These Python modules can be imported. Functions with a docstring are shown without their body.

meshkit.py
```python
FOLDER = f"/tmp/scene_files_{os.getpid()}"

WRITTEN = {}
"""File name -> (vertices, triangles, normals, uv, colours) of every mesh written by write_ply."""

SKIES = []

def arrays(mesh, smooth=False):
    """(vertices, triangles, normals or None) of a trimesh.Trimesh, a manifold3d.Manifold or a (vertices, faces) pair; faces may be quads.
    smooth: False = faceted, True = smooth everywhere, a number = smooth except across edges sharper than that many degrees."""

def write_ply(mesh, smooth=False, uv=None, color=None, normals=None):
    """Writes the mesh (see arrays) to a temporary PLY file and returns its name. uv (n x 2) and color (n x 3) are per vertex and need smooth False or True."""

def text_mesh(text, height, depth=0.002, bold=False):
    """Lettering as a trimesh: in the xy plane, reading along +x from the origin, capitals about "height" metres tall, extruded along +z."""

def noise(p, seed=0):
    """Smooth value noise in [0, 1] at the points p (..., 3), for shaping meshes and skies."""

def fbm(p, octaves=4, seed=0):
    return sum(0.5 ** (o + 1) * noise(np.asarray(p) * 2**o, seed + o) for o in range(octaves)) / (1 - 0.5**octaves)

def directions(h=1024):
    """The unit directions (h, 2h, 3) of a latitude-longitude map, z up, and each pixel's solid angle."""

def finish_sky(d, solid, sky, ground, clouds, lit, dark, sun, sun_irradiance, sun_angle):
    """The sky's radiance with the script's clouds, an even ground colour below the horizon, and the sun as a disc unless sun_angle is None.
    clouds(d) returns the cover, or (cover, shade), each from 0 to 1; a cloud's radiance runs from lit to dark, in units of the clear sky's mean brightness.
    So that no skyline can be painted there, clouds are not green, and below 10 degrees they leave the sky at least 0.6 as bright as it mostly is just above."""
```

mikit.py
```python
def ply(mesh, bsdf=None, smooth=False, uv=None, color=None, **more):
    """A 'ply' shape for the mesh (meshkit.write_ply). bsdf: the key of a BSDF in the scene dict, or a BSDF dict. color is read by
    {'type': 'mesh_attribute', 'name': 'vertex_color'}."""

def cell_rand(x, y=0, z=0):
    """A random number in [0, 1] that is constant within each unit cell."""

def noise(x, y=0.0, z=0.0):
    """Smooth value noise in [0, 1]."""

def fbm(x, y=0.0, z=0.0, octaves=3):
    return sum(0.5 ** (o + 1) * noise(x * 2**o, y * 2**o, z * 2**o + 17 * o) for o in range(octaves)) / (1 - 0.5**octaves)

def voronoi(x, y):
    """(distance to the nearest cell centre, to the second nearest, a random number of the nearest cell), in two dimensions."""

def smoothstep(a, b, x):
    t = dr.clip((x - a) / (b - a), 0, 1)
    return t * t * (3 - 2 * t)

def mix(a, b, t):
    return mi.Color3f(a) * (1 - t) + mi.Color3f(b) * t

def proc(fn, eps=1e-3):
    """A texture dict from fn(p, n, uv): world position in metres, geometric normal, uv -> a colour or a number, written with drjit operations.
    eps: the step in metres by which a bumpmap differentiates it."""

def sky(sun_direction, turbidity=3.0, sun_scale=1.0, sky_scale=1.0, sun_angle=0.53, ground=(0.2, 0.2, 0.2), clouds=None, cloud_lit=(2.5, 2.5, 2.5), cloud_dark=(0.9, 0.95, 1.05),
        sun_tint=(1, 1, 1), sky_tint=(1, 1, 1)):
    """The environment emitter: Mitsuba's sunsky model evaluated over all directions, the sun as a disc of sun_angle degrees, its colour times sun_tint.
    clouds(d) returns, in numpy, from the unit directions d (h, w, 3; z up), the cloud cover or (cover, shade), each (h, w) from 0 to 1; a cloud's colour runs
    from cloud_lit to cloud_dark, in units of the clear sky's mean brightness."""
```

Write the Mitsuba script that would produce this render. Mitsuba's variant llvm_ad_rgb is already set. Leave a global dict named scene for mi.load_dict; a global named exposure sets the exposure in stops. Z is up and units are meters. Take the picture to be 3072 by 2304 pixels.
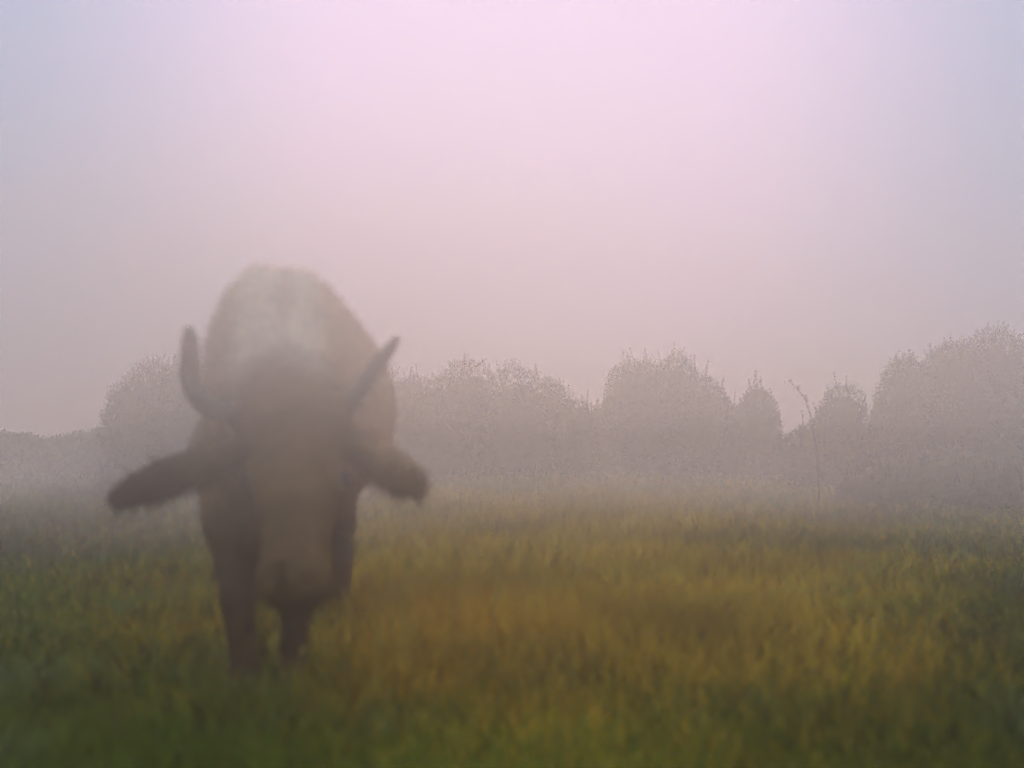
import math
import numpy as np
import trimesh
import mitsuba as mi
import mikit, meshkit
from mikit import noise, fbm, smoothstep, mix

T = mi.ScalarTransform4f
scene, labels = {}, {}

# ------------------------------------------------------------------ camera, sky, exposure
CAM_Z = 0.70                                   # a trail camera strapped low to a post
PITCH = 3.8                                    # degrees up
F = 3294.0                                     # focal length in photo pixels (3072 wide)
scene['camera'] = {
    'type': 'thinlens', 'fov': 50.0, 'fov_axis': 'x', 'near_clip': 0.05, 'far_clip': 400.0,
    'aperture_radius': 0.011, 'focus_distance': 60.0,
    'to_world': T().look_at(origin=[0, 0, CAM_Z], target=[0, math.cos(math.radians(PITCH)), CAM_Z + math.sin(math.radians(PITCH))], up=[0, 0, 1]),
    'medium': {'type': 'ref', 'id': 'haze_air'},
}

SUN_AZ, SUN_EL = math.radians(1.0), math.radians(30.0)
SUN = np.array([math.sin(SUN_AZ) * math.cos(SUN_EL), math.cos(SUN_AZ) * math.cos(SUN_EL), math.sin(SUN_EL)])


def overcast(d):
    """Fog cloud over the whole sky; thin and warm below the hidden sun and up to the zenith, thicker and bluer away from it."""
    side = np.degrees(np.arccos(np.clip((d[..., 0] * SUN[0] + d[..., 1] * SUN[1]) / np.maximum(np.hypot(d[..., 0], d[..., 1]) * math.cos(SUN_EL), 1e-6), -1, 1)))
    up = np.degrees(np.arcsin(np.clip(d[..., 2], -1, 1))) - 19.0
    ang = np.hypot(1.3 * side * np.sqrt(np.maximum(1 - d[..., 2] ** 2, 0)), np.where(up > 0, 0.35, 0.8) * up)
    wisps = meshkit.fbm(d * 2.3, 3, 5) - 0.5
    s = np.clip((ang - 11) / 23, 0, 1)
    s = s * s * (3 - 2 * s)
    return np.ones(d.shape[:2]), np.clip(s + 0.10 * wisps, 0, 1)


scene['sky'] = mikit.sky(SUN, turbidity=3, sun_scale=0.05, sun_angle=12, clouds=overcast, ground=(0.08, 0.07, 0.03),
                         cloud_lit=(0.715, 0.59, 0.92), cloud_dark=(0.190, 0.365, 0.62), sun_tint=(1, 0.85, 0.8))
exposure = 4.22
# fog density per metre at heights from the ground up: the layer over the whole meadow, and near mist added as a lens veil
FOG_FAR = [0.003, 0.004, 0.016, 0.055, 0.065, 0.060]
FOG_LENS_VEIL = [0.0, 0.0, 0.004, 0.10, 0.30, 0.24, 0.04, 0.0]


# ------------------------------------------------------------------ helpers
def at(u, v, Y):
    """The point at distance Y that the photograph's pixel (u, v) shows (used for laying out the place)."""
    return np.array([(u - 1536) / F * Y, Y, CAM_Z + (1370 - v) / F * Y])


def diffuse_vertex(rough=None):
    return {'type': 'twosided', 'bsdf': {'type': 'diffuse', 'reflectance': {'type': 'mesh_attribute', 'name': 'vertex_color'}}}


def add(key, mesh, bsdf, label=None, category=None, group=None, kind=None, **kw):
    scene[key] = mikit.ply(mesh, bsdf, **kw)
    tag(key, label, category, group, kind)


def add_n(key, mesh, normals, color, kind=None):
    """A leaf, blade or hair mesh with its own vertex normals and colours."""
    path = meshkit.write_ply(mesh, False, None, color, normals)
    scene[key] = {'type': 'ply', 'filename': path, 'face_normals': False, 'bsdf': {'type': 'ref', 'id': 'leafy'}}
    tag(key, kind=kind)


def tag(key, label=None, category=None, group=None, kind=None):
    d = {k: v for k, v in (('label', label), ('category', category), ('group', group), ('kind', kind)) if v}
    if d:
        labels[key] = d


def ground_z(x, y):
    p = np.stack([np.asarray(x, float) * 0.55, np.asarray(y, float) * 0.55, np.zeros_like(np.asarray(x, float))], -1)
    q = np.stack([np.asarray(x, float) * 2.6, np.asarray(y, float) * 2.6, np.zeros_like(np.asarray(x, float)) + 4], -1)
    rise = np.clip((np.asarray(y, float) - 4.5) / 9.0, 0, 1)          # the meadow rises gently towards the bushes
    return 0.40 * rise * rise * (3 - 2 * rise) + 0.11 * (meshkit.fbm(p, 3, 2) - 0.5) + 0.05 * (meshkit.fbm(q, 2, 9) - 0.5)


# ------------------------------------------------------------------ materials
scene['leafy'] = diffuse_vertex()
scene['coat'] = {'type': 'twosided', 'bsdf': {'type': 'principled', 'base_color': {'type': 'mesh_attribute', 'name': 'vertex_color'}, 'roughness': 0.75, 'specular': 0.2}}


def soil_color(p, n, uv):
    a = fbm(p.x * 1.7, p.y * 1.7, 0, 3)
    b = fbm(p.x * 14, p.y * 14, 3, 3)
    return mix(mix((0.115, 0.110, 0.010), (0.27, 0.16, 0.018), smoothstep(0.35, 0.65, a)), (0.09, 0.075, 0.012), smoothstep(0.45, 0.75, b) * 0.7)


scene['soil'] = {'type': 'twosided', 'bsdf': {'type': 'diffuse', 'reflectance': mikit.proc(soil_color)}}


def horn_color(p, n, uv):
    r = noise(p.x * 25, p.y * 25, p.z * 90)
    return mix((0.15, 0.105, 0.065), (0.19, 0.14, 0.09), r)


scene['keratin'] = {'type': 'principled', 'base_color': mikit.proc(horn_color), 'roughness': 0.8, 'specular': 0.2}
scene['hoof_horn'] = {'type': 'principled', 'base_color': mikit.proc(lambda p, n, uv: mix((0.02, 0.017, 0.013), (0.05, 0.04, 0.03), noise(p.x * 40, p.y * 40, p.z * 120))), 'roughness': 0.6}
scene['wet_eye'] = {'type': 'principled', 'base_color': {'type': 'rgb', 'value': [0.012, 0.008, 0.006]}, 'roughness': 0.4, 'specular': 0.4}
scene['bark'] = {'type': 'twosided', 'bsdf': {'type': 'diffuse', 'reflectance': mikit.proc(lambda p, n, uv: mix((0.035, 0.028, 0.018), (0.09, 0.075, 0.05), noise(p.x * 30, p.y * 30, p.z * 9)))}}

# ------------------------------------------------------------------ ground
xs = np.concatenate([np.linspace(-48, -8, 60), np.linspace(-7.9, 7.9, 240), np.linspace(8, 48, 60)])
ys = np.concatenate([np.linspace(-14, 0.9, 30), np.linspace(1, 12, 180), np.linspace(12.2, 84, 120)])
gx, gy = np.meshgrid(xs, ys, indexing='ij')
gz = ground_z(gx, gy)
idx = np.arange(gx.size).reshape(gx.shape)
gf = np.stack([idx[:-1, :-1], idx[1:, :-1], idx[1:, 1:], idx[:-1, 1:]], -1).reshape(-1, 4)
add('ground', (np.stack([gx, gy, gz], -1).reshape(-1, 3), gf), 'soil', kind='structure', smooth=True)


# ------------------------------------------------------------------ grass
def blade_mesh(root, height, width, lean, color, rng, bend=1.0):
    """Tapered bent blades as one mesh: root (n,3), height, width (n), lean (n,2) horizontal tip offset, colour (n,3)."""
    n = len(root)
    face = rng.uniform(0, 2 * np.pi, n)
    side = np.stack([np.cos(face), np.sin(face), 0 * face], 1) * (width / 2)[:, None]
    mid = root + np.concatenate([lean * 0.35, (height * 0.58)[:, None]], 1)
    tip = root + np.concatenate([lean * bend, (height * (1 - 0.12 * bend))[:, None]], 1)
    v = np.stack([root - side, root + side, mid - side * 0.75, mid + side * 0.75, tip], 1).reshape(-1, 3)
    f = np.array([[0, 1, 3], [0, 3, 2], [2, 3, 4]])[None] + (np.arange(n) * 5)[:, None, None]
    nb = np.stack([-np.sin(face), np.cos(face), 0 * face], 1) * 0.45 + np.array([0, -0.15, 1.0])
    nb /= np.linalg.norm(nb, axis=1, keepdims=True)
    return v, f.reshape(-1, 3), np.repeat(color, 5, 0), np.repeat(nb, 5, 0)


def straw_share(x, y):
    """How much of the sward is dead straw: most in the middle of the meadow, thinned at the sides to paint in lens vignette."""
    az = (x / np.maximum(y, 0.5))
    band = np.exp(-((az - 0.05) / 0.32) ** 2)
    far = np.clip((y - 2.1) / 1.9, 0.12, 1)
    p = np.stack([x * 0.9, y * 0.9, 0 * x], -1)
    return np.clip(band * far * (0.55 + 0.9 * meshkit.fbm(p, 3, 21)), 0, 1)


def scatter(rng, n, y0, y1, spread=0.62, margin=0.8, power=1.0):
    """Points in the meadow, denser near the post."""
    y = y0 * (y1 / y0) ** (rng.uniform(0, 1, n) ** power)
    x = rng.uniform(-1, 1, n) * (spread * y + margin)
    return x, y


GREEN = np.array([0.104, 0.120, 0.006])
OLIVE = np.array([0.28, 0.20, 0.014])
STRAW = np.array([0.66, 0.345, 0.020])
DEWY = np.array([0.17, 0.19, 0.06])


def meadow(rng, n, y0, y1):
    x, y = scatter(rng, n, y0, y1)
    s = straw_share(x, y)
    p = np.stack([x * 2.2, y * 2.2, 0 * x + 7], -1)
    patch = meshkit.fbm(p, 3, 31)
    lum = (0.55 + 0.9 * meshkit.noise(np.stack([x * 1.3, y * 1.3, 0 * x], -1), 77)) * rng.uniform(0.85, 1.15, n)
    dew = np.clip((patch - 0.60) / 0.12, 0, 1) * 0.6
    mixg = np.clip(s * 1.3 + rng.normal(0, 0.12, n), 0, 1)[:, None]
    col = (GREEN * (1 - mixg) + OLIVE * mixg)
    col = (col * (1 - dew[:, None]) + DEWY * dew[:, None]) * lum[:, None]
    h = rng.uniform(0.05, 0.13, n) * (0.7 + 0.8 * patch) * (1 + 0.03 * y)
    w = 0.0030 * (0.7 + 0.35 * y) ** 0.9 * rng.uniform(0.7, 1.4, n)
    a = rng.uniform(0, 2 * np.pi, n)
    lean = np.stack([np.cos(a), np.sin(a)], 1) * (h * rng.uniform(0.15, 0.9, n))[:, None]
    return blade_mesh(np.stack([x, y, ground_z(x, y) - 0.01], 1), h, w, lean, col, rng)


def straw(rng, n, y0, y1):
    x, y = scatter(rng, n, y0, y1)
    keep = rng.uniform(0, 1, n) < straw_share(x, y)
    x, y = x[keep], y[keep]
    n = len(x)
    s = straw_share(x, y)
    lum = (0.6 + 0.8 * meshkit.noise(np.stack([x * 1.6, y * 1.6, 0 * x], -1), 78)) * rng.uniform(0.88, 1.12, n)
    t = rng.uniform(0, 0.45, n)[:, None]
    col = (STRAW * (1 - t) + OLIVE * t) * lum[:, None]
    h = rng.uniform(0.08, 0.24, n) * (0.55 + 0.65 * s)
    w = 0.0022 * (0.7 + 0.30 * y) ** 0.9 * rng.uniform(0.7, 1.3, n)
    a = rng.uniform(0, 2 * np.pi, n)
    lean = np.stack([np.cos(a), np.sin(a)], 1) * (h * rng.uniform(0.1, 0.75, n))[:, None]
    return blade_mesh(np.stack([x, y, ground_z(x, y) - 0.01], 1), h, w, lean, col, rng)


rng = np.random.default_rng(11)
v, f, c, n = meadow(rng, 290000, 1.4, 17)
add_n('meadow_grass', (v, f), n, c)
tag('meadow_grass', 'short damp green and olive grass covering the meadow', 'grass', kind='stuff')
v, f, c, n = straw(rng, 400000, 1.8, 18)
add_n('dry_grass', (v, f), n, c)
tag('dry_grass', 'dead straw-coloured grass standing through the middle of the meadow', 'grass', kind='stuff')


def tube(points, radii, sides=6):
    """A closed tube along a polyline (vertices, triangles)."""
    p = np.asarray(points, float)
    r = np.broadcast_to(np.asarray(radii, float), (len(p),))
    t = np.gradient(p, axis=0)
    t /= np.linalg.norm(t, axis=1, keepdims=True) + 1e-12
    ref = np.array([0.31, 0.95, 0.05])
    a = np.cross(t, ref)
    a /= np.linalg.norm(a, axis=1, keepdims=True) + 1e-12
    b = np.cross(t, a)
    ang = np.arange(sides) * 2 * np.pi / sides
    ring = p[:, None] + r[:, None, None] * (np.cos(ang)[None, :, None] * a[:, None] + np.sin(ang)[None, :, None] * b[:, None])
    i, j = np.meshgrid(np.arange(len(p) - 1), np.arange(sides), indexing='ij')
    q = np.stack([i * sides + j, i * sides + (j + 1) % sides, (i + 1) * sides + (j + 1) % sides, (i + 1) * sides + j], -1).reshape(-1, 4)
    vv = np.vstack([ring.reshape(-1, 3), p[:1], p[-1:]])
    ff = np.vstack([q[:, [0, 1, 2]], q[:, [0, 2, 3]]])
    j = np.arange(sides)
    n0 = len(p) * sides
    caps = np.vstack([np.stack([j * 0 + n0, (j + 1) % sides, j], 1), np.stack([j * 0 + n0 + 1, n0 - sides + j, n0 - sides + (j + 1) % sides], 1)])
    return vv, np.vstack([ff, caps])


def join(parts):
    vs, fs, cs, k = [], [], [], 0
    for part in parts:
        vs.append(part[0])
        fs.append(np.asarray(part[1]) + k)
        cs.append(part[2:])
        k += len(part[0])
    return (np.vstack(vs), np.vstack(fs)) + tuple(np.vstack(q) for q in zip(*cs))


def number(base):
    k, i = base, 0
    while k in labels or k in scene or any(x.startswith(k + '__') for x in scene):
        i += 1
        k = f'{base}_{i:03d}'
    return k


def tussock(u, v_, n_blades, n_stalks, radius, h, tone, label):
    """A clump of dead grass with a few flowering stalks."""
    Y = CAM_Z * F / (v_ - 1370)
    x0 = (u - 1536) / F * Y
    r = np.random.default_rng(int(u * 7 + v_))
    k = number('grass_tussock')
    a, d = r.uniform(0, 2 * np.pi, n_blades), radius * np.sqrt(r.uniform(0, 1, n_blades))
    x, y = x0 + d * np.cos(a), Y + d * np.sin(a)
    hh = h * r.uniform(0.35, 1.0, n_blades) * (1 - 0.4 * d / radius)
    lean = np.stack([np.cos(a), np.sin(a)], 1) * (hh * r.uniform(0.1, 0.7, n_blades))[:, None] + r.normal(0, 0.02, (n_blades, 2))
    col = (STRAW * (1 - tone) + OLIVE * tone) * r.uniform(0.55, 1.35, n_blades)[:, None]
    vv, ff, cc, nn = blade_mesh(np.stack([x, y, ground_z(x, y) - 0.01], 1), hh, r.uniform(0.003, 0.006, n_blades), lean, col, r)
    add_n(k + '__blades', (vv, ff), nn, cc, kind='stuff')
    for s in range(n_stalks):
        xs_, ys_ = x0 + r.normal(0, radius * 0.55), Y + r.normal(0, radius * 0.5)
        z0 = float(ground_z(np.array([xs_]), np.array([ys_]))[0])
        H = h * r.uniform(0.95, 1.5)
        lx, ly = r.normal(-0.02, 0.09) * H * 1.6, r.normal(0, 0.08) * H
        tt = np.linspace(0, 1, 6)
        pts = np.stack([xs_ + lx * tt ** 1.6, ys_ + ly * tt ** 1.6, z0 + H * tt - 0.01], 1)
        stem = tube(pts, np.linspace(0.0024, 0.0014, 6), 4)
        head = tube(np.stack([pts[-1] + (pts[-1] - pts[-2]) * q for q in (-0.35, -0.1, 0.2, 0.5)]), [0.001, 0.006, 0.005, 0.0008], 4)
        vv, ff = join([stem, head])
        cc = np.tile(np.array([0.60, 0.38, 0.06]) * r.uniform(0.85, 1.1), (len(vv), 1))
        add(number(k + '__stalk'), (vv, ff), 'leafy', color=cc)
    tag(k, label, 'grass tussock', 'straw tussocks in the foreground')


tussock(1225, 2120, 700, 7, 0.17, 0.30, 0.35, 'tall yellowish grass tussock in the foreground right of the legs of the cow')
tussock(1560, 2030, 520, 7, 0.15, 0.29, 0.30, 'rusty straw tussock with thin crossing stalks near the middle of the foreground')
tussock(1690, 1960, 380, 4, 0.15, 0.26, 0.40, 'loose straw tussock just behind and right of the one with crossing stalks')
tussock(1060, 2170, 420, 2, 0.16, 0.24, 0.55, 'olive grass tussock lowest in view, left of the tall yellowish tussock')
tussock(1330, 1930, 420, 3, 0.18, 0.26, 0.25, 'brown straw tussock standing behind the tall yellowish tussock')
tussock(1990, 1900, 320, 1, 0.20, 0.20, 0.45, 'low straw tussock where straw turns to green on the right')

tussock(690, 2175, 520, 3, 0.20, 0.19, 0.45, 'brown straw tussock at the foot of the left foreleg of the cow')
tussock(905, 2150, 520, 3, 0.20, 0.19, 0.40, 'brown straw tussock under the muzzle of the cow')
tussock(470, 2080, 420, 2, 0.22, 0.26, 0.70, 'dull olive tussock left of the cow, below its left ear')

# dead leaves lying in the grass
for u, v_, L, tone, lab in ((2412, 2085, 0.055, 0.5, 'tan dead leaf lying on the dark green grass at lower right'),
                            (1868, 1795, 0.07, 0.8, 'curled tan leaf lying in the straw right of the middle'),
                            (278, 2050, 0.025, 0.7, 'small pale leaf lying in the grass at lower left'),
                            (745, 2185, 0.04, 0.6, 'pale leaf lying in the grass below the cow')):
    Y = CAM_Z * F / (v_ - 1370)
    r = np.random.default_rng(u)
    x = (u - 1536) / F * Y
    t, s = np.meshgrid(np.linspace(-1, 1, 9), np.linspace(-1, 1, 5), indexing='ij')
    half = np.sqrt(np.clip(1 - t ** 2, 0, 1)) * (0.85 + 0.3 * t) * 0.36
    lx, ly = t * L / 2, s * half * L
    lz = 0.25 * L * (s ** 2 * half * 1.3 + 0.35 * t ** 2)
    a = r.uniform(-0.9, 0.1)
    w = np.stack([lx * math.cos(a) - ly * math.sin(a), lx * math.sin(a) + ly * math.cos(a), lz + ly * 0.5], -1).reshape(-1, 3)
    w += [x, Y, float(ground_z(np.array([x]), np.array([Y]))[0]) + 0.05]
    i4 = np.arange(45).reshape(9, 5)
    q = np.stack([i4[:-1, :-1], i4[1:, :-1], i4[1:, 1:], i4[:-1, 1:]], -1).reshape(-1, 4)
    add(number('dead_leaf'), (np.vstack([w, w + [0, 0, -0.0015]]), np.vstack([q, q[:, ::-1] + 45])), 'leafy', lab, 'leaf', color=np.tile(np.array([0.34, 0.22, 0.11]) * tone, (90, 1)), smooth=True)


# ------------------------------------------------------------------ bushes
def leaf_quads(pos, axis, size, width, color, rng, facing=None):
    n = len(pos)
    ref = rng.normal(0, 1, (n, 3)) if facing is None else facing + rng.normal(0, 0.25, (n, 3))
    side = np.cross(axis, ref)
    side /= np.linalg.norm(side, axis=1, keepdims=True) + 1e-9
    a, s = axis * size[:, None], side * width[:, None]
    v = np.stack([pos, pos + a * 0.45 - s, pos + a, pos + a * 0.45 + s], 1).reshape(-1, 3)
    f = np.array([[0, 1, 2], [0, 2, 3]])[None] + (np.arange(n) * 4)[:, None, None]
    nl = np.cross(a, s) if facing is None else facing + np.array([0, 0, 0.35])
    nl = nl / (np.linalg.norm(nl, axis=1, keepdims=True) + 1e-9)
    return v, f.reshape(-1, 3), np.repeat(color, 4, 0), np.repeat(nl, 4, 0)


def bush(Y, lobes, leaves, label, shoots=90, tips=(), color=(0.082, 0.094, 0.026), group=None, name='bush', category='bush', shoot_len=0.25, shoot_up=0.9, leaf=0.026, loose=0.22, trunks=5):
    """A spiny scrub bush: ellipsoid lobes (u, v, ru, rv in photo pixels at distance Y) filled with leaves, upright shoots on top."""
    k = number(name)
    leaves = int(leaves * 2.4)
    r = np.random.default_rng(int(abs(lobes[0][0]) * 3 + Y * 100))
    cen = np.array([at(u, v, Y) for u, v, _, _ in lobes])
    rad = np.array([[ru / F * Y, 0.75 * (ru + rv) / 2 / F * Y, rv / F * Y] for _, _, ru, rv in lobes])
    cen[:, 1] += r.uniform(-0.15, 0.15, len(cen))
    weight = rad[:, 0] * rad[:, 2] + rad[:, 0] * rad[:, 1] + rad[:, 1] * rad[:, 2]
    which = r.choice(len(lobes), leaves, p=weight / weight.sum())
    d = r.normal(0, 1, (leaves, 3))
    d /= np.linalg.norm(d, axis=1, keepdims=True)
    rr = np.where(r.uniform(0, 1, leaves) < 0.72, 1 + r.normal(0, 0.05, leaves), r.uniform(0.2, 1, leaves) ** (1 / 3))
    lump = meshkit.fbm((cen[which] + d * rad[which]) * 3.1, 3, 12)
    rr = rr * (1 + loose * 2 * (lump - 0.5))
    pos = cen[which] + d * rad[which] * rr[:, None]
    keep = pos[:, 2] > 0.02
    pos, d, lump = pos[keep], d[keep], lump[keep]
    n = len(pos)
    n_core = leaves // 3
    wc = r.choice(len(lobes), n_core, p=weight / weight.sum())
    dc = r.normal(0, 1, (n_core, 3))
    dc *= (0.86 * r.uniform(0, 1, n_core) ** (1 / 3) / np.linalg.norm(dc, axis=1))[:, None]
    pc = cen[wc] + dc * rad[wc]
    dc, pc = dc[pc[:, 2] > 0.05], pc[pc[:, 2] > 0.05]
    dc /= np.linalg.norm(dc, axis=1, keepdims=True)
    axis = d * 0.8 + np.array([0, 0, 0.7]) + r.normal(0, 0.5, (n, 3))
    axis /= np.linalg.norm(axis, axis=1, keepdims=True)
    tone = meshkit.fbm(pos * 1.6, 2, 15)[:, None]
    col = np.array(color) * (0.55 + 0.9 * tone) + np.array([0.03, 0.012, 0.0]) * np.clip(tone - 0.5, 0, 1)
    crown = leaf_quads(pos, axis, r.uniform(0.6, 1.5, n) * leaf, r.uniform(0.25, 0.4, n) * leaf, col, r, d)
    m = len(pc)
    axc = r.normal(0, 1, (m, 3))
    axc /= np.linalg.norm(axc, axis=1, keepdims=True)
    core = leaf_quads(pc, axc, np.full(m, 3.6 * leaf), np.full(m, 1.6 * leaf), np.array(color) * np.ones((m, 1)), r, dc)
    crown = join([crown, core])
    add_n(k + '__crown', crown[:2], crown[3], crown[2])
    # shoots standing out of the top
    sp, sa, sl = [], [], []
    for _ in range(shoots):
        i = r.choice(len(lobes), p=weight / weight.sum())
        a, e = r.uniform(0, 2 * np.pi), r.uniform(0.15, 1.5)
        q = np.array([math.cos(a) * math.cos(e), math.sin(a) * math.cos(e), math.sin(e)])
        base = cen[i] + q * rad[i] * 0.94
        dirn = q * (1 - shoot_up) + np.array([0, 0, shoot_up]) + r.normal(0, 0.12, 3)
        sp.append(base), sa.append(dirn / np.linalg.norm(dirn)), sl.append(shoot_len * r.uniform(0.35, 1.0))
    for (u0, v0, u1, v1) in tips:
        b0, b1 = at(u0, v0, Y), at(u1, v1, Y)
        sp.append(b0), sa.append((b1 - b0) / np.linalg.norm(b1 - b0)), sl.append(np.linalg.norm(b1 - b0))
    parts = []
    for b0, ax, L in zip(sp, sa, sl):
        m = max(8, int(L * 110))
        t = r.uniform(0, 1, m)
        ax2 = ax + r.normal(0, 0.45, (m, 3))
        ax2 /= np.linalg.norm(ax2, axis=1, keepdims=True)
        parts.append(leaf_quads(b0 + ax * (L * t)[:, None], ax2, r.uniform(0.6, 1.1, m) * leaf * 0.9, r.uniform(0.2, 0.3, m) * leaf * 0.8, np.array(color) * np.ones((m, 1)), r, np.tile(np.array([0.1, -0.8, 0.5]), (m, 1))))
        st = tube(np.stack([b0, b0 + ax * L * 0.5, b0 + ax * L]), [0.006, 0.005, 0.003], 4)
        parts.append((st[0], st[1], np.tile(np.array([0.06, 0.05, 0.03]), (len(st[0]), 1)), np.tile(np.array([0.12, -0.85, 0.51]), (len(st[0]), 1))))
    if parts:
        s = join(parts)
        add_n(k + '__shoots', s[:2], s[3], s[2], kind='stuff')
    # stems from the ground into the lobes
    for j in range(trunks):
        i = j % len(lobes)
        foot = np.array([cen[i][0] * 0.65 + cen[:, 0].mean() * 0.35 + r.normal(0, 0.08), Y + r.normal(0, 0.08), -0.03])
        foot[2] += float(ground_z(foot[:1], foot[1:2])[0])
        top = cen[i] + rad[i] * np.array([r.normal(0, 0.2), r.normal(0, 0.2), 0.45])
        t = np.linspace(0, 1, 6)[:, None]
        bow = np.array([r.normal(0, 0.06), r.normal(0, 0.06), 0]) * np.sin(t * np.pi)
        add(number(k + '__stem'), tube(foot * (1 - t) + top * t + bow, np.linspace(0.03, 0.010, 6) * min(1.0, cen[i][2] + rad[i][2]), 7), 'bark', smooth=50)
    tag(k, label, category, group)
    return k


SCRUB = 'tall scrub bushes along the back of the meadow'
bush(11.0, [(470, 1290, 140, 185), (580, 1300, 150, 195), (500, 1470, 200, 110), (400, 1330, 75, 110), (690, 1340, 140, 200)], 17000, 'spiky bush with upright shoots on its top, behind the left horn of the cow', 70,
     tips=[(400, 1180, 396, 1098), (440, 1150, 436, 1096), (472, 1130, 468, 1068), (500, 1130, 503, 1072), (412, 1150, 392, 1105)], group=SCRUB)
bush(12.0, [(1300, 1330, 200, 195), (1400, 1260, 110, 160), (1540, 1310, 160, 185), (1200, 1340, 120, 205), (1450, 1500, 380, 110), (1660, 1270, 60, 120), (1720, 1330, 60, 130)], 26000,
     'broad bush with a star-shaped tuft of shoots on its top, just right of the cow', 110,
     tips=[(1385, 1130, 1362, 1076), (1390, 1130, 1392, 1062), (1400, 1130, 1420, 1070), (1400, 1120, 1455, 1077), (1380, 1130, 1350, 1100), (1165, 1150, 1190, 1118), (1160, 1140, 1200, 1098), (1160, 1130, 1182, 1085), (1500, 1140, 1498, 1108), (1670, 1170, 1660, 1140)],
     group=SCRUB)
bush(12.4, [(1790, 1350, 90, 125), (1760, 1460, 140, 100)], 7000, 'low bush filling the dip between the star-tufted bush and the round bush', 30, group=SCRUB)
bush(12.5, [(1925, 1250, 120, 165), (2030, 1240, 85, 165), (2100, 1290, 95, 150), (2170, 1330, 60, 140), (2000, 1480, 260, 120), (1850, 1300, 55, 120)], 22000, 'round-topped bush with a steep left side, right of the middle', 110,
     tips=[(2085, 1130, 2086, 1062), (2075, 1120, 2074, 1064), (2010, 1110, 2008, 1060)], group=SCRUB)
bush(12.2, [(2265, 1285, 64, 118), (2235, 1350, 90, 130), (2290, 1420, 110, 110)], 9000, 'small bush with a narrow knob on top, right of the round-topped bush', 40, group=SCRUB)
bush(11.3, [(2525, 1290, 75, 120), (2440, 1370, 120, 100), (2560, 1380, 110, 110), (2490, 1500, 150, 95)], 6500, 'thin wispy bush left of the tall bush at the right edge', 60, group=SCRUB, loose=0.3)
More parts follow.
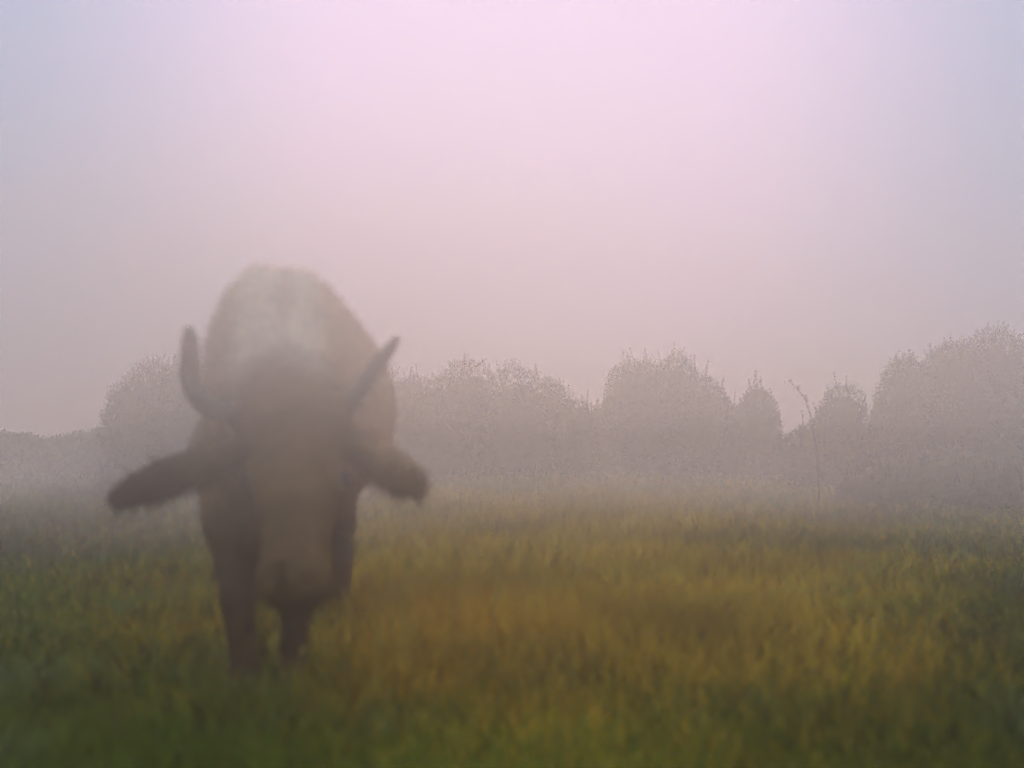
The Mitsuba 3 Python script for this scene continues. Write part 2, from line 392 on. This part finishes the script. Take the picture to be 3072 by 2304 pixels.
bush(11.5, [(2720, 1250, 95, 170), (2850, 1220, 130, 180), (2990, 1195, 130, 180), (3130, 1220, 150, 190), (2880, 1420, 300, 150), (2660, 1320, 50, 130)], 30000, 'tall bush with many upright shoots running out of the right edge', 220,
     tips=[(2900, 1070, 2898, 1010), (2960, 1040, 2962, 995), (3010, 1040, 3012, 1000), (2800, 1080, 2796, 1030)], group=SCRUB, shoot_len=0.16)

LOW = 'low bushes on the far left'
bush(13.0, [(-40, 1385, 170, 85), (80, 1390, 110, 88), (-260, 1385, 160, 90)], 9000, 'low dark bush at the left edge, farthest from the cow', 20, group=LOW, leaf=0.04, shoot_len=0.1)
bush(13.3, [(215, 1392, 120, 82), (340, 1378, 120, 88), (480, 1380, 110, 88)], 9000, 'low flat bush at far left, between the left edge and the spiky bush', 20, group=LOW, leaf=0.04, shoot_len=0.1)

HEATH = 'brownish heath clumps at right'
for Y, lob, lab in ((9.7, [(2700, 1460, 120, 90), (2620, 1490, 110, 80)], 'brownish heath clump below the tall right bush, leftmost of three'),
                    (9.5, [(2880, 1470, 120, 90), (2800, 1480, 100, 90)], 'brownish heath clump below the tall right bush, middle of three'),
                    (9.3, [(3050, 1490, 120, 95), (2980, 1500, 90, 90)], 'brownish heath clump at the right edge below the tall bush')):
    bush(Y, lob, 6000, lab, 60, color=(0.200, 0.150, 0.070), group=HEATH, name='heath_clump', category='shrub', shoot_len=0.16, leaf=0.02, loose=0.3, trunks=3)

# a bare arching stalk in front of the gap
pts = [at(2366, 1140, 9.5), at(2395, 1165, 9.5), at(2418, 1200, 9.45), at(2436, 1260, 9.4), at(2450, 1380, 9.35), at(2455, 1615, 9.3)]
pts[-1][2] = 0
sv, sf = tube(np.array(pts), [0.003, 0.005, 0.006, 0.006, 0.007, 0.008], 6)
scene['arching_stalk__stem'] = mikit.ply((sv, sf), 'bark', smooth=60)
r = np.random.default_rng(4)
tpos = np.array(pts)[r.integers(0, 4, 26)] + r.normal(0, 0.01, (26, 3))
ta = r.normal(0, 1, (26, 3))
ta /= np.linalg.norm(ta, axis=1, keepdims=True)
lq = leaf_quads(tpos, ta, r.uniform(0.02, 0.045, 26), r.uniform(0.004, 0.008, 26), np.tile([0.07, 0.06, 0.03], (26, 1)), r)
add('arching_stalk__withered_leaves', lq[:2], 'leafy', color=lq[2], kind='stuff')
tag('arching_stalk', 'bare stalk arching to the left in the gap beside the wispy bush', 'stalk')


# ------------------------------------------------------------------ cow
def surface_nets(field, origin, h):
    """The zero surface of a sampled distance field as a mesh of quads (field < 0 inside)."""
    s = field < 0
    nx, ny, nz = field.shape
    corners = [(a, b, c) for a in (0, 1) for b in (0, 1) for c in (0, 1)]
    sub = lambda g, a, b, c: g[a:nx - 1 + a, b:ny - 1 + b, c:nz - 1 + c]  # noqa: E731
    count = sum(sub(s, *k).astype(int) for k in corners)
    cell = (count > 0) & (count < 8)
    ids = -np.ones(cell.shape, int)
    ids[cell] = np.arange(cell.sum())
    acc, num = np.zeros((cell.sum(), 3)), np.zeros(cell.sum())
    vals = {k: sub(field, *k)[cell] for k in corners}
    for k in corners:
        for ax in range(3):
            if k[ax] == 0:
                k2 = tuple(1 if i == ax else x for i, x in enumerate(k))
                a, b = vals[k], vals[k2]
                cross = (a < 0) != (b < 0)
                t = np.where(cross, a / np.where(cross, a - b, 1), 0)
                pnt = np.tile(np.array(k, float), (len(a), 1))
                pnt[:, ax] = t
                acc[cross] += pnt[cross]
                num[cross] += 1
    v = (np.argwhere(cell) + acc / num[:, None]) * h + origin
    quads = []
    for ax in range(3):
        o = [i for i in range(3) if i != ax]
        sl = [slice(1, -1)] * 3
        sl[ax] = slice(0, -1)
        nxt = [slice(1, -1)] * 3
        nxt[ax] = slice(1, None)
        a, b = s[tuple(sl)], s[tuple(nxt)]
        for flip, mask in ((False, a & ~b), (True, ~a & b)):
            p = np.argwhere(mask)
            for i in o:
                p[:, i] += 1
            e1, e2 = np.eye(3, dtype=int)[o[0]], np.eye(3, dtype=int)[o[1]]
            q = np.stack([ids[tuple((p - e1 - e2).T)], ids[tuple((p - e2).T)], ids[tuple(p.T)], ids[tuple((p - e1).T)]], 1)
            if (ax == 1) != flip:
                q = q[:, ::-1]
            quads.append(q)
    q = np.vstack(quads)
    return v, q[(q >= 0).all(1)]


def sd_cone(p, a, b, ra, rb):
    a, b = np.asarray(a, float), np.asarray(b, float)
    ab = b - a
    t = np.clip(((p - a) @ ab) / (ab @ ab), 0, 1)
    return np.linalg.norm(p - a - t[..., None] * ab, axis=-1) - (ra + (rb - ra) * t)


def sd_ell(p, c, r, R=None):
    q = p - np.asarray(c, float)
    if R is not None:
        q = q @ R
    r = np.asarray(r, float)
    k0 = np.linalg.norm(q / r, axis=-1)
    k1 = np.linalg.norm(q / r ** 2, axis=-1)
    return k0 * (k0 - 1) / np.maximum(k1, 1e-9)


def frame(axis, flat):
    """Columns: long axis, width axis, thickness axis (closest to flat)."""
    a = np.asarray(axis, float) / np.linalg.norm(axis)
    w = np.cross(flat, a)
    w /= np.linalg.norm(w)
    return np.stack([a, w, np.cross(a, w)], 1)


EAR_L0, EAR_L1 = np.array([-0.61, 2.69, 0.745]), np.array([-0.965, 2.62, 0.592])
EAR_R0, EAR_R1 = np.array([-0.43, 2.69, 0.75]), np.array([-0.228, 2.68, 0.628])
HEAD = [(-0.52, 2.68, 0.715), (-0.495, 2.52, 0.575), (-0.465, 2.37, 0.455)]
PRIMS = [  # (distance function, blend radius)
    (lambda p: sd_ell(p, (-0.762, 3.36, 0.97), (0.12, 0.30, 0.305)), 0.05),
    (lambda p: sd_ell(p, (-0.655, 3.40, 0.96), (0.135, 0.30, 0.31)), 0.05),
    (lambda p: sd_ell(p, (-0.69, 3.72, 0.89), (0.25, 0.62, 0.33)), 0.10),
    (lambda p: sd_ell(p, (-0.74, 4.10, 0.84), (0.285, 0.55, 0.32)), 0.10),
    (lambda p: sd_ell(p, (-0.79, 4.60, 0.95), (0.26, 0.36, 0.30)), 0.10),
    (lambda p: sd_ell(p, (-0.69, 3.14, 0.68), (0.16, 0.18, 0.29)), 0.10),
    (lambda p: sd_cone(p, (-0.70, 3.25, 1.00), (-0.60, 2.90, 0.86), 0.165, 0.135), 0.10),
    (lambda p: sd_cone(p, (-0.60, 2.90, 0.86), (-0.53, 2.72, 0.75), 0.145, 0.11), 0.06),
    (lambda p: sd_cone(p, (-0.66, 3.05, 0.76), (-0.55, 2.78, 0.65), 0.15, 0.09), 0.08),
    # head
    (lambda p: sd_cone(p, HEAD[0], HEAD[1], 0.108, 0.085), 0.04),
    (lambda p: sd_cone(p, HEAD[1], HEAD[2], 0.082, 0.066), 0.04),
    (lambda p: sd_ell(p, (-0.459, 2.345, 0.435), (0.082, 0.06, 0.058)), 0.03),
    (lambda p: sd_cone(p, (-0.53, 2.72, 0.63), (-0.475, 2.43, 0.43), 0.085, 0.045), 0.05),
    (lambda p: sd_cone(p, (-0.60, 2.68, 0.80), (-0.45, 2.68, 0.805), 0.055, 0.055), 0.05),
    (lambda p: sd_cone(p, (-0.60, 2.61, 0.665), (-0.585, 2.57, 0.63), 0.035, 0.03), 0.03),
    (lambda p: sd_cone(p, (-0.42, 2.60, 0.665), (-0.415, 2.56, 0.63), 0.035, 0.03), 0.03),
    # ears
    (lambda p: sd_cone(p, EAR_L0, EAR_L0 * 0.65 + EAR_L1 * 0.35, 0.035, 0.030), 0.03),
    (lambda p: sd_ell(p, EAR_L0 * 0.42 + EAR_L1 * 0.58, (0.17, 0.052, 0.020), frame(EAR_L1 - EAR_L0, (0.25, -0.75, 0.45))), 0.02),
    (lambda p: sd_cone(p, EAR_R0, EAR_R0 * 0.6 + EAR_R1 * 0.4, 0.035, 0.028), 0.03),
    (lambda p: sd_ell(p, EAR_R0 * 0.33 + EAR_R1 * 0.67, (0.105, 0.055, 0.020), frame(EAR_R1 - EAR_R0, (0.15, -0.9, 0.3))), 0.02),
    # fore legs
    (lambda p: sd_cone(p, (-0.83, 3.28, 0.72), (-0.80, 3.16, 0.52), 0.12, 0.075), 0.07),
    (lambda p: sd_cone(p, (-0.80, 3.16, 0.52), (-0.765, 3.10, 0.31), 0.07, 0.047), 0.03),
    (lambda p: sd_cone(p, (-0.765, 3.10, 0.31), (-0.742, 3.09, 0.11), 0.044, 0.034), 0.02),
    (lambda p: sd_cone(p, (-0.742, 3.09, 0.11), (-0.738, 3.06, 0.05), 0.038, 0.042), 0.02),
    (lambda p: sd_cone(p, (-0.62, 3.30, 0.72), (-0.60, 3.24, 0.52), 0.12, 0.075), 0.07),
    (lambda p: sd_cone(p, (-0.60, 3.24, 0.52), (-0.615, 3.20, 0.31), 0.07, 0.047), 0.03),
    (lambda p: sd_cone(p, (-0.615, 3.20, 0.31), (-0.64, 3.24, 0.11), 0.044, 0.034), 0.02),
    (lambda p: sd_cone(p, (-0.64, 3.24, 0.11), (-0.645, 3.21, 0.05), 0.038, 0.042), 0.02),
]
for s in (-1, 1):  # hind legs
    hx = -0.84 + s * 0.115
    PRIMS += [
        (lambda p, x=hx: sd_cone(p, (x, 4.62, 0.86), (x, 4.42, 0.62), 0.17, 0.11), 0.08),
        (lambda p, x=hx: sd_cone(p, (x, 4.42, 0.62), (x, 4.74, 0.42), 0.10, 0.055), 0.05),
        (lambda p, x=hx: sd_cone(p, (x, 4.74, 0.42), (x, 4.69, 0.12), 0.050, 0.037), 0.02),
        (lambda p, x=hx: sd_cone(p, (x, 4.69, 0.12), (x, 4.65, 0.05), 0.040, 0.044), 0.02),
    ]
PRIMS += [(lambda p: sd_cone(p, (-0.80, 4.93, 1.12), (-0.80, 5.02, 0.85), 0.035, 0.022), 0.03),
          (lambda p: sd_cone(p, (-0.80, 5.02, 0.85), (-0.79, 5.00, 0.48), 0.022, 0.03), 0.02)]
H_ = 0.0125
lo, hi = np.array([-1.16, 2.22, -0.02]), np.array([-0.16, 5.12, 1.34])
ax_ = [np.arange(lo[i], hi[i], H_) for i in range(3)]
shape_ = tuple(len(a) for a in ax_)
P = np.stack(np.meshgrid(*ax_, indexing='ij'), -1).astype(np.float32)
field = None
for fn, k in PRIMS:
    dist = np.asarray(fn(P), np.float32)
    if field is None:
        field = dist
    else:
        hmix = np.clip(0.5 + 0.5 * (field - dist) / k, 0, 1)
        field = field * (1 - hmix) + dist * hmix - k * hmix * (1 - hmix)
# nostrils
for nx_ in (-0.49, -0.425):
    field = np.maximum(field, -np.asarray(sd_ell(P, (nx_, 2.292, 0.442), (0.013, 0.02, 0.016)), np.float32))
field += 0.010 * (meshkit.fbm(P[::1, ::1, ::1] * 7.0, 2, 41) - 0.5).astype(np.float32)
bv, bq = surface_nets(field, lo, H_)
body = trimesh.Trimesh(bv, np.vstack([bq[:, [0, 1, 2]], bq[:, [0, 2, 3]]]), process=False)
trimesh.smoothing.filter_taubin(body, iterations=4)
bv = np.array(body.vertices)


def coat_color(p):
    """Brown coat with tan blotches, its back painted paler for lens glare, and a darker head, ears and legs."""
    x, y, z = p[:, 0], p[:, 1], p[:, 2]
    n1 = meshkit.fbm(p * np.array([5.5, 2.2, 3.2]), 3, 61)
    n2 = meshkit.fbm(p * 22, 2, 62)
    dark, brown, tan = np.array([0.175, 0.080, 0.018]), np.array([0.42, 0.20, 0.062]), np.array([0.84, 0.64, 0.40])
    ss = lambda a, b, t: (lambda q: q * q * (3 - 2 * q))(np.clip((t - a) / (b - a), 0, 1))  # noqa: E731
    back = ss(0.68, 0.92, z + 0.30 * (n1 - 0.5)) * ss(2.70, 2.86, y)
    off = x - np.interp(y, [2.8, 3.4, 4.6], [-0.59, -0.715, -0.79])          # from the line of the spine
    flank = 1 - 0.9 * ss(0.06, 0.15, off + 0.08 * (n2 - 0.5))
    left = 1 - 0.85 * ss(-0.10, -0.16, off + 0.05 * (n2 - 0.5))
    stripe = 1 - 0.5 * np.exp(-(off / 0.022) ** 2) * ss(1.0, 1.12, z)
    pale = np.clip(back * flank * left * stripe, 0, 1)[:, None]  # pale middle of the back doubles as painted glare
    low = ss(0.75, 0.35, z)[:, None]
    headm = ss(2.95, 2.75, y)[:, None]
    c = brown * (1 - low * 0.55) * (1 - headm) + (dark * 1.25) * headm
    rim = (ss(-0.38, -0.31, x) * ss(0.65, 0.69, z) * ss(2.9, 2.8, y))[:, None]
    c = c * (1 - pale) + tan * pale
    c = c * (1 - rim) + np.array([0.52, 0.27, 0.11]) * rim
    warm_ear = (ss(-0.40, -0.34, x) * ss(2.9, 2.8, y))[:, None]
    c = c * (1 - warm_ear) + np.maximum(c, np.array([0.30, 0.14, 0.05])) * warm_ear
    ear_tip = (ss(-0.72, -0.86, x) * ss(2.9, 2.8, y))[:, None]
    c = c * (1 - 0.6 * ear_tip)
    return c * (0.75 + 0.5 * n2)[:, None]


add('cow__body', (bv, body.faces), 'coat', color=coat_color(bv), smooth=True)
body = trimesh.Trimesh(bv, body.faces, process=False)

# rough hair over the body
r = np.random.default_rng(8)
pts, fi = trimesh.sample.sample_surface(body, 90000, seed=5)
nrm = body.face_normals[fi]
z = pts[:, 2]
keep = z > 0.10
pts, nrm, z = pts[keep], nrm[keep], z[keep]
flow = np.where((pts[:, 1] < 2.8)[:, None], np.array([0.1, -0.5, -0.9]), np.array([0, 0.35, -0.8]))
flow = flow - nrm * (flow * nrm).sum(1, keepdims=True)
dirn = nrm * r.uniform(0.35, 1.0, len(pts))[:, None] + flow * 0.8 + r.normal(0, 0.25, pts.shape)
dirn /= np.linalg.norm(dirn, axis=1, keepdims=True)
ear = (pts[:, 1] < 2.78) & (np.abs(pts[:, 0] + 0.52) > 0.13)
L = r.uniform(0.012, 0.032, len(pts)) * np.where(ear, 2.0, np.where(z > 0.85, 1.35, 0.9))
side = np.cross(dirn, r.normal(0, 1, pts.shape))
side /= np.linalg.norm(side, axis=1, keepdims=True) + 1e-9
w = r.uniform(0.0008, 0.0018, len(pts))[:, None]
base = pts - nrm * 0.003
hv = np.stack([base - side * w, base + side * w, base + dirn * L[:, None]], 1).reshape(-1, 3)
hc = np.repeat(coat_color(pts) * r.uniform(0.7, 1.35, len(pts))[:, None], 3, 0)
hn = np.repeat(nrm + dirn * 0.3, 3, 0)
add_n('cow__hair', (hv, np.arange(len(hv)).reshape(-1, 3)), hn / np.linalg.norm(hn, axis=1, keepdims=True), hc, kind='stuff')


def spline(pts, n):
    from scipy.interpolate import CubicSpline
    p = np.asarray(pts, float)
    return CubicSpline(np.linspace(0, 1, len(p)), p)(np.linspace(0, 1, n))


hl = spline([(-0.60, 2.70, 0.80), (-0.71, 2.715, 0.81), (-0.79, 2.735, 0.86), (-0.810, 2.75, 0.95), (-0.822, 2.76, 1.028)], 26)
hr = spline([(-0.45, 2.70, 0.80), (-0.405, 2.715, 0.83), (-0.367, 2.735, 0.885), (-0.325, 2.76, 0.95), (-0.287, 2.77, 1.005)], 26)
tt = np.linspace(0, 1, 26)
rings = 1 + 0.012 * np.sin(tt * 60) * (tt < 0.5)
add('cow__horn', tube(hl, (0.029 - 0.004 * tt) * rings * np.sqrt(np.clip(1 - (np.clip(tt - 0.7, 0, 1) / 0.31) ** 2, 0.02, 1)), 14), 'keratin', smooth=60)
add('cow__horn_001', tube(hr, (0.026 - 0.009 * tt) * rings * np.sqrt(np.clip(1 - (np.clip(tt - 0.6, 0, 1) / 0.41) ** 2, 0.02, 1)), 14), 'keratin', smooth=60)
for nm, c0 in (('cow__eye', (-0.612, 2.578, 0.645)), ('cow__eye_001', (-0.397, 2.568, 0.645))):
    m = trimesh.creation.icosphere(3, 0.021)
    m.apply_translation(c0)
    add(nm, m, 'wet_eye', smooth=True)
for nm, (hx, hy) in (('cow__hoof', (-0.738, 3.05)), ('cow__hoof_001', (-0.645, 3.20)), ('cow__hoof_002', (-0.955, 4.64)), ('cow__hoof_003', (-0.725, 4.64))):
    toes = []
    g = float(ground_z(np.array([hx]), np.array([hy]))[0])
    for s in (-1, 1):
        o = np.array([hx + s * 0.024, hy, g])
        a = np.linspace(0, 2 * np.pi, 16, endpoint=False)
        lower = np.stack([0.024 * np.cos(a), 0.055 * np.sin(a) - 0.012, 0 * a - 0.01], 1)
        upper = np.stack([0.020 * np.cos(a), 0.036 * np.sin(a) + 0.004, 0 * a + 0.065], 1)
        hull = trimesh.Trimesh(np.vstack([lower, upper]) + o).convex_hull
        toes.append((np.array(hull.vertices), np.array(hull.faces)))
    add(nm, join(toes), 'hoof_horn', smooth=35)
tag('cow', 'brown horned cow with pale blotches and lens glare painted on its back, lowering its head towards the camera', 'cow')

# ------------------------------------------------------------------ haze
HX, HY0, HY1, HZ0, HZ1 = 50.0, -16.0, 86.0, -1.2, 3.2
zz, yy, xx = np.meshgrid((np.arange(60) + 0.5) / 60 * (HZ1 - HZ0) + HZ0, (np.arange(204) + 0.5) / 204 * (HY1 - HY0) + HY0, (np.arange(200) + 0.5) / 200 * 2 * HX - HX, indexing='ij')
layer = np.interp(zz, [-1.2, 0.15, 0.5, 0.9, 1.4, 3.2], FOG_FAR)          # thin over the wet grass, thicker above it
lens_veil = np.interp(zz, [-1.2, 0.30, 0.55, 0.70, 0.85, 1.3, 1.9, 3.2], FOG_LENS_VEIL)        # mist added by the camera, standing in for a fogged lens
near = np.clip((3.5 - np.abs(yy - 0.5)) / 1.3, 0, 1)
layer = np.maximum(layer, 0.10 * np.clip((yy - 4.8) / 4.0, 0, 1))       # lying down to the ground farther out
layer = layer + 0.13 * np.clip((yy - 6.0) / 3.5, 0, 1) * np.clip((0.85 - zz) / 0.3, 0, 1)   # pooled on the far grass
patchy = 0.7 + 0.6 * meshkit.fbm(np.stack([xx * 0.35, yy * 0.35, zz * 1.1], -1), 3, 71)
back_veil = 0.42 * np.exp(-((xx + 0.72) / 0.80) ** 2 - ((yy - 2.7) / 0.8) ** 2 - ((zz - 1.10) / 0.32) ** 2)   # mist added in front of the cow to lighten its back
grid = ((layer + lens_veil * near + back_veil) * patchy).astype(np.float32)
box_to_world = T().translate([-HX, HY0, HZ0]).scale([2 * HX, HY1 - HY0, HZ1 - HZ0])
scene['haze_air'] = {'type': 'heterogeneous', 'albedo': {'type': 'rgb', 'value': [0.990, 0.908, 0.825]},
                     'sigma_t': {'type': 'gridvolume', 'grid': mi.VolumeGrid(grid), 'to_world': box_to_world, 'wrap_mode': 'clamp', 'filter_type': 'trilinear'},
                     'phase': {'type': 'hg', 'g': 0.55}}
scene['haze'] = {'type': 'cube', 'to_world': T().translate([0, (HY0 + HY1) / 2, 1.0]).scale([HX, (HY1 - HY0) / 2, 2.2]),
                 'bsdf': {'type': 'null'}, 'interior': {'type': 'ref', 'id': 'haze_air'}}
tag('haze', 'pale lilac morning fog filling the air over the meadow', 'fog', kind='stuff')
